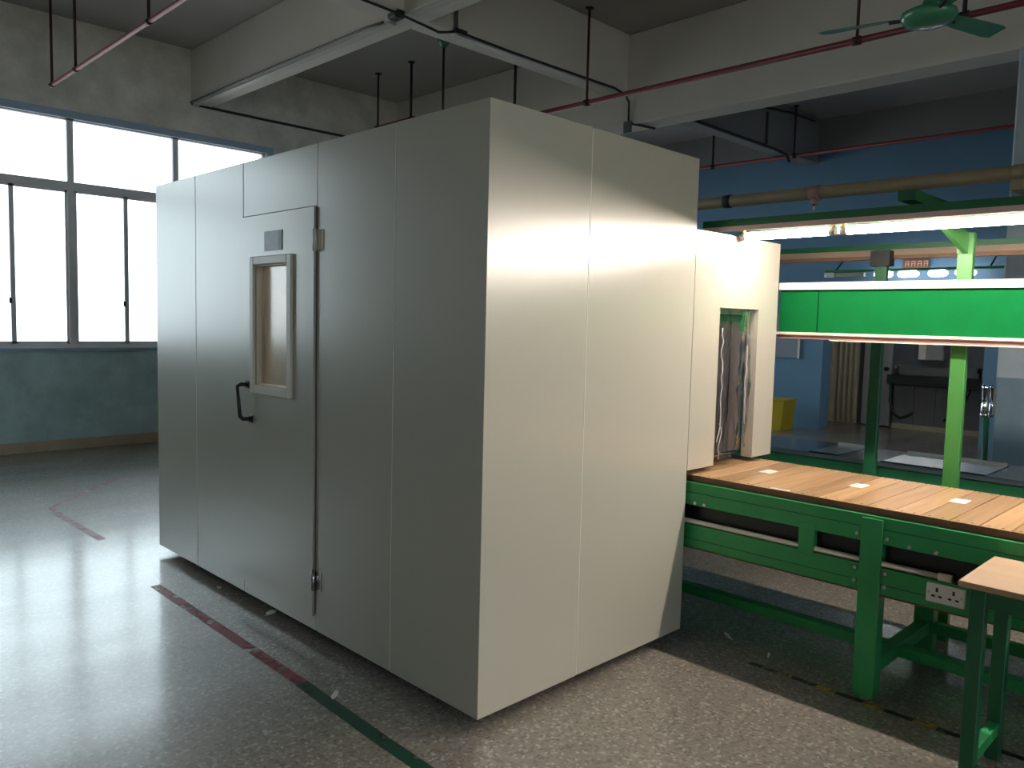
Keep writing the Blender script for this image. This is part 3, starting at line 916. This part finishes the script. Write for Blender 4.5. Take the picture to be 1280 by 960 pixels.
B(5.16, 5.19, 3.32, 3.42, 3.64, 3.76, bev=0.004).build('plate', 'grey_cable', bk)
MB().tube([(5.17, 3.36, 3.74), (5.30, 3.25, 3.715), (5.42, 3.18, 3.70)], 0.014, 7).build('arm', 'cable', bk)
run('electric_cable', [(5.9, 3.385, ZB-0.03), (7.2, 3.385, ZB-0.045), (8.5, 3.385, ZB-0.045), (8.85, 3.37, ZB-0.07), (8.93, 3.36, ZB-0.16)], 0.02, 'cable', 'black cable along the grey cross beam near the blue wall')
run('electric_cable', [(8.3, 3.385, ZB-0.04), (8.3, 3.385, 4.48)], 0.016, 'grey_cable', 'grey cable rising on the grey cross beam')
run('electric_cable', [(7.0, 3.376, 4.40), (9.0, 3.376, 4.60), (9.7, 3.376, 4.62)], 0.016, 'cable', 'upper black cable across the grey cross beam')

# fans
def fan(x, y, z, label, rot):
    t = thing('ceiling_fan', (x, y, z), label, 'fan', 'green ceiling fans')
    MB().lathe((x, y, ZC-0.13), [(0.02, 0), (0.045, 0.02), (0.075, 0.09), (0.08, 0.13)], 20).build('ceiling_cup', 'fan_green', t)
    MB().tube([(x, y, z+0.08), (x, y, ZC-0.10)], 0.013, 10).build('down_rod', 'iron', t)
    MB().lathe((x, y, z), [(0.03, -0.062), (0.10, -0.055), (0.15, -0.035), (0.172, -0.004), (0.165, 0.025), (0.11, 0.05), (0.05, 0.07), (0.03, 0.13)], 28).build('motor_housing', 'fan_green', t)
    for k in range(3):
        a = rot+k*2*math.pi/3
        c, s = math.cos(a), math.sin(a)
        def q(r, o, zz): return (x+c*r-s*o, y+s*r+c*o, z+zz)
        ar = MB().tube([q(0.10, 0, 0.0), q(0.24, 0, 0.005)], 0.012, 8)
        ao = ar.build('blade_arm', 'iron', t)
        b = MB()
        for (r0, w0) in ((0.20, 0.045), (0.30, 0.06), (0.62, 0.075), (0.68, 0.06)):
            for zz in (0.012, 0.018):
                b.v.append(q(r0, -w0, zz+0.014)); b.v.append(q(r0, w0, zz-0.014))
        for i in range(3):
            k0 = i*4
            for f in ((0, 1, 5, 4), (2, 6, 7, 3), (0, 4, 6, 2), (1, 3, 7, 5)):
                b.f.append(tuple(k0+v for v in f)); b.s.append(False)
        b.f.append((0, 2, 3, 1)); b.s.append(False)
        b.f.append((12, 13, 15, 14)); b.s.append(False)
        b.build('blade', 'fan_green', t)
    return t
fan(3.70, -0.185, 3.59, 'green ceiling fan in front of the deep beam', math.radians(100))
fan(3.886, 4.982, 3.45, 'ceiling fan on a thin rod behind the booth top', math.radians(40))

# tan pipe, its clamps and the green bracket
dx, dz = 4.9, 2.735
du = thing('overhead_duct', (dx, 0, dz), 'thick tan pipe running overhead behind the lamp canopy', 'pipe')
MB().tube([(dx, -4.5, dz), (dx, 7.4, dz)], 0.056, 18).build('pipe', 'duct', du)
for y in (1.93, -1.4, 4.2):
    MB().tube([(dx, y-0.035, dz), (dx, y+0.035, dz)], 0.063, 18).build('clamp', 'iron', du)
    if y < -1:
        MB().tube([(dx, y, dz+0.05), (dx, y, ZC)], 0.010, 8).build('hanger_rod', 'iron', du)
MB().tube([(dx, 1.03, dz), (dx, 1.12, dz)], 0.066, 18).build('tee_collar', 'pink', du)
MB().tube([(dx-0.02, 1.07, dz-0.05), (dx-0.02, 1.07, dz-0.105)], 0.03, 12).build('tee_branch', 'pink', du)
MB().tube([(dx-0.02, 1.07, dz-0.10), (dx-0.02, 1.075, dz-0.16)], 0.010, 8).build('drain_tap', 'steel', du)
MB().tube([(dx, -0.44, dz), (dx, -0.50, dz)], 0.064, 18).build('collar', 'duct', du)
B(dx-0.05, dx+0.30, -0.52, -0.44, dz-0.13, dz-0.055).build('wall_bracket', 'duct', du)
gb = thing('green_bracket', (4.9, 0.25, 2.62), 'green steel channel bracket hanging under the tan pipe', 'bracket')
B(4.78, 6.0, 0.204, 0.326, 2.656, 2.664).build('top_web', 'green', gb)
B(4.78, 6.0, 0.326, 0.332, 2.585, 2.664).build('flange', 'green_light', gb)
B(4.78, 6.0, 0.198, 0.204, 2.585, 2.664).build('flange', 'green_light', gb)
B(4.775, 4.78, 0.198, 0.332, 2.585, 2.664).build('end_plate', 'green_dark', gb)
B(4.86, 4.94, 0.225, 0.305, 2.664, 2.678).build('pipe_saddle', 'iron', gb)

# ------------------------------------------------------------------ far lamps, sign, and things at the blue wall
rl = thing('lamp_rail', (9.62, 1.9, 2.36), 'green rail carrying the far row of lamps', 'rail')
B(9.58, 9.66, 0.72, 3.05, 2.368, 2.40).build('channel', 'green', rl)
for y in (0.9, 2.9):
    MB().tube([(9.62, y, 2.40), (9.97, y, 2.62)], 0.012, 8).build('stay', 'green_dark', rl)
for k, (a, b, lab) in enumerate(((2.35, 2.10, 'first far lamp from the dark green post'), (2.03, 1.76, 'second far lamp, below the small brown sign'), (1.64, 1.40, 'third far lamp, left of the bright green post'), (1.31, 1.06, 'far lamp partly hidden by the bright green post'))):
    t = thing('short_lamp', (9.62, (a+b)/2, 2.32), lab, 'lamp', 'row of short far lamps')
    MB().tube([(9.62, a, 2.325), (9.62, a-0.015, 2.325), (9.62, a-0.045, 2.325), (9.62, b+0.045, 2.325), (9.62, b+0.015, 2.325), (9.62, b, 2.325)], [0.016, 0.034, 0.045, 0.045, 0.034, 0.016], 12).build('glass_tube', 'tube_far', t)
    B(9.60, 9.64, a-0.02, a, 2.30, 2.37).build('lamp_holder', 'cream', t)
    B(9.60, 9.64, b, b+0.02, 2.30, 2.37).build('lamp_holder', 'cream', t)
t = thing('unlit_fixture', (9.62, 2.75, 2.30), 'pale unlit lamp fixture left of the dark green post', 'lamp')
B(9.58, 9.66, 2.48, 3.0, 2.30, 2.36, bev=0.008).build('body', 'cream', t)
B(9.575, 9.665, 2.9, 3.05, 2.295, 2.365).build('end_box', 'steel', t)
t = thing('wall_sign', (9.98, 1.95, 2.46), 'small brown sign with pale characters above the far lamps', 'sign')
B(9.94, 9.97, 1.75, 2.09, 2.43, 2.545).build('board', 'sign', t)
for k in range(4):
    y = 2.055-k*0.083
    g = MB()
    g.box(9.938, 9.94, y-0.05, y-0.042, 2.45, 2.525); g.box(9.938, 9.94, y-0.055, y, 2.515, 2.525)
    g.box(9.938, 9.94, y-0.055, y, 2.482, 2.49); g.box(9.938, 9.94, y-0.008, y, 2.45, 2.525)
    g.build('character', 'sign_mark', t)
for s in (1.8, 2.04):
    MB().tube([(9.97, s, 2.5), (10.0, s, 2.5)], 0.01, 6).build('standoff', 'iron', t)
t = thing('notice_panel', (9.985, 3.75, 1.07), 'grey notice panel on the blue wall beside the tunnel', 'panel')
B(9.97, 10.0, 3.56, 4.15, 1.075, 1.75, bev=0.004).build('sheet', 'grey_box', t)
B(9.962, 9.97, 3.555, 3.585, 1.07, 1.755).build('edge', 'white', t)
t = thing('yellow_bin', (9.5, 3.62, 0), 'yellow plastic bin on the floor by the blue wall', 'bin')
MB().prism([(3.48, 0.0), (3.92, 0.0), (3.96, 0.44), (3.44, 0.44)], 0, 9.3, 9.7).build('body', 'yellow', t)
B(9.28, 9.72, 3.42, 3.98, 0.44, 0.47, bev=0.006).build('rim', 'yellow', t)
# cream door, pale door, wash counter inside the recess
dr = thing('door_1', (11.38, 3.5, 0)); struct(dr, 'cream panelled door in the wash recess')
B(11.34, 11.39, 3.18, 3.78, 0, 2.1).build('leaf', 'cream_door', dr)
for z0_, z1_ in ((0.12, 0.42), (0.5, 0.95), (1.0, 1.45), (1.5, 2.0)):
    B(11.32, 11.34, 3.60, 3.74, z0_, z1_, bev=0.006).build('door_panel', 'cream_door', dr)
for k in range(4):
    MB().tube([(11.32, 3.23+k*0.085, 0.02), (11.32, 3.23+k*0.085, 2.08)], 0.022, 8).build('upright_moulding', 'cream_door', dr)
MB().tube([(11.34, 3.745, 0.95), (11.28, 3.745, 0.95)], 0.02, 8).build('door_knob', 'brass', dr)
dr = thing('door_2', (11.3, 2.85, 0)); struct(dr, 'grey white door leaf standing in the recess')
B(11.25, 11.30, 2.62, 3.06, 0.02, 2.1, bev=0.004).build('leaf', 'white_door', dr)
MB().tube([(11.25, 2.69, 0.93), (11.20, 2.69, 0.93)], 0.035, 10).build('door_knob', 'black', dr)
ct = thing('wash_counter', (11.15, 1.8, 0), 'black topped wash counter in the dark recess', 'counter')
B(10.95, 11.39, 1.02, 2.58, 0.72, 0.86, bev=0.006).build('top', 'counter', ct)
B(11.35, 11.4, 1.02, 2.58, 0.86, 1.0).build('splash_back', 'tile', ct)
for k in range(5):
    B(11.28, 11.32, 1.03+k*0.31, 1.03+k*0.31+0.305, 0.08, 0.715, bev=0.003).build('tile', 'tile', ct)
B(11.26, 11.34, 1.02, 2.58, 0.0, 0.078).build('plinth', 'cream_door', ct)
wb = thing('wall_heater', (11.3, 2.0, 1.1), 'white wall box above the wash counter', 'box')
B(11.18, 11.4, 1.86, 2.21, 1.10, 1.62, bev=0.015).build('casing', 'white_door', wb)
B(11.165, 11.18, 2.10, 2.21, 1.11, 1.61, bev=0.004).build('front_strip', 'white', wb)
for i, (y, lab) in enumerate(((2.52, 'chrome tap at the left end of the wash counter'), (1.36, 'dark tap at the right end of the wash counter'))):
    t = thing('tap', (11.2, y, 0.86), lab, 'tap')
    MB().tube([(11.25, y, 0.86), (11.25, y, 0.98), (11.2, y, 1.01), (11.14, y, 1.0), (11.12, y, 0.95)], 0.016, 8).build('spout', 'steel' if i == 0 else 'iron', t)
    MB().tube([(11.25, y-0.05, 1.0), (11.25, y+0.05, 1.0)], 0.011, 8).build('lever', 'steel' if i == 0 else 'iron', t)
tag(MB().tube([(10.93, 2.50, 0.72), (10.93, 2.50, 0.45), (10.93, 2.44, 0.26), (10.93, 2.34, 0.20), (10.93, 2.24, 0.24), (10.93, 2.16, 0.30)], 0.022, 8).build('drain_hose', 'black'), 'black hose curling under the left end of the wash counter', 'hose')
tag(MB().tube([(10.93, 1.40, 0.72), (10.93, 1.46, 0.5), (10.93, 1.58, 0.34), (10.93, 1.72, 0.22)], 0.022, 8).build('drain_hose', 'black'), 'black hose slanting under the right end of the wash counter', 'hose')
# chrome canisters on the column
fc = thing('filter_canister', (5.16, -0.31, 0.86), 'pair of chrome filter canisters on the side of the column', 'filter')
for y, x in ((-0.270, 5.24), (-0.312, 5.30)):
    MB().lathe((x, y, 0.87), [(0.024, 0), (0.03, 0.01), (0.03, 0.03), (0.025, 0.034), (0.025, 0.22), (0.03, 0.224), (0.03, 0.25), (0.02, 0.262)], 16).build('canister', 'chrome', fc)
B(5.22, 5.32, -0.345, -0.335, 0.90, 1.10).build('back_plate', 'steel', fc)
MB().tube([(5.24, -0.29, 0.87), (5.24, -0.30, 0.0)], 0.022, 8).build('stand_pipe', 'green_dark', fc)

# ------------------------------------------------------------------ floor markings and scraps
def ribbon(name, pts, wd, z, mat, label, cat='floor marking'):
    mb = MB()
    P_ = [Vector((p[0], p[1], 0)) for p in pts]
    rows = []
    for i, p in enumerate(P_):
        if i == 0: d_ = P_[1]-p
        elif i == len(P_)-1: d_ = p-P_[i-1]
        else: d_ = (P_[i+1]-p).normalized()+(p-P_[i-1]).normalized()
        d_.normalize(); nn = Vector((-d_.y, d_.x, 0))*wd/2
        rows.append((p+nn, p-nn))
    for (a, b), (c, e) in zip(rows, rows[1:]):
        i = len(mb.v)
        for q in (a, b, e, c): mb.v.append((q.x, q.y, z))
        mb.f.append((i, i+1, i+2, i+3)); mb.s.append(False)
    o = mb.build(name, mat)
    return tag(o, label, cat)
ribbon('floor_line', [(-0.275, 0.80), (-0.27, 1.6), (-0.266, 2.43)], 0.055, 0.0012, 'tape_red', 'worn dark red floor line beside the booth')
ribbon('floor_line', [(-0.30, -1.6), (-0.305, -0.6), (-0.295, 0.2), (-0.278, 0.80)], 0.060, 0.0013, 'tape_green', 'dark green floor line running towards the camera')
ribbon('floor_line', [(2.4, 5.66), (0.96, 5.66), (0.60, 5.66), (0.42, 5.46), (-0.17, 4.80), (-0.20, 4.45), (-0.18, 3.6)], 0.055, 0.0011, 'tape_red_faint', 'faded pink angular floor line behind the booth')
hz = thing('hazard_tape', (1.36, -0.8, 0.0), 'worn black and yellow hazard tape on the floor along the conveyor', 'tape')
yy = -0.38
for k in range(12):
    ln_ = 0.085 if k % 2 else 0.115
    jx = random.uniform(-0.005, 0.005)
    MB().quad((1.343+jx, yy-ln_, 0.001), (1.377+jx, yy-ln_, 0.001), (1.377+jx, yy-0.002, 0.001), (1.343+jx, yy-0.002, 0.001)).build('tape_segment', 'tape_yellow' if k % 2 else 'tape_black', hz)
    yy -= ln_

def scrap(x, y, sx, sy, rot, mat, label):
    c, s = math.cos(rot), math.sin(rot)
    mb = MB()
    pts = [(-sx, -sy*0.6, 0.001), (sx*0.3, -sy, 0.004), (sx, -sy*0.2, 0.002), (sx*0.8, sy, 0.006), (-sx*0.5, sy*0.8, 0.003)]
    top = [(x+c*a-s*b, y+s*a+c*b, z+0.002) for a, b, z in pts]
    bot = [(p[0], p[1], 0.0002) for p in top]
    n_ = len(pts); mb.v = bot+top
    mb.f = [tuple(reversed(range(n_))), tuple(range(n_, 2*n_))]+[(k, (k+1) % n_, n_+(k+1) % n_, n_+k) for k in range(n_)]
    mb.s = [False]*len(mb.f)
    return tag(mb.build('paper_scrap', mat), label, 'scrap')
scrap(-0.235, 0.61, 0.035, 0.011, 0.6, 'paper', 'white paper scrap beside the green floor line')
scrap(0.015, 1.62, 0.035, 0.02, 0.2, 'paper', 'crumpled white scrap under the door of the booth')
scrap(-0.015, 2.16, 0.018, 0.012, 1.2, 'paper', 'tiny pale scrap under the far end of the booth')
scrap(1.565, -0.15, 0.05, 0.006, 0.9, 'paper', 'thin white thread scrap under the conveyor')
scrap(1.50, -0.40, 0.03, 0.005, 0.3, 'paper', 'small white sliver on the floor under the conveyor')
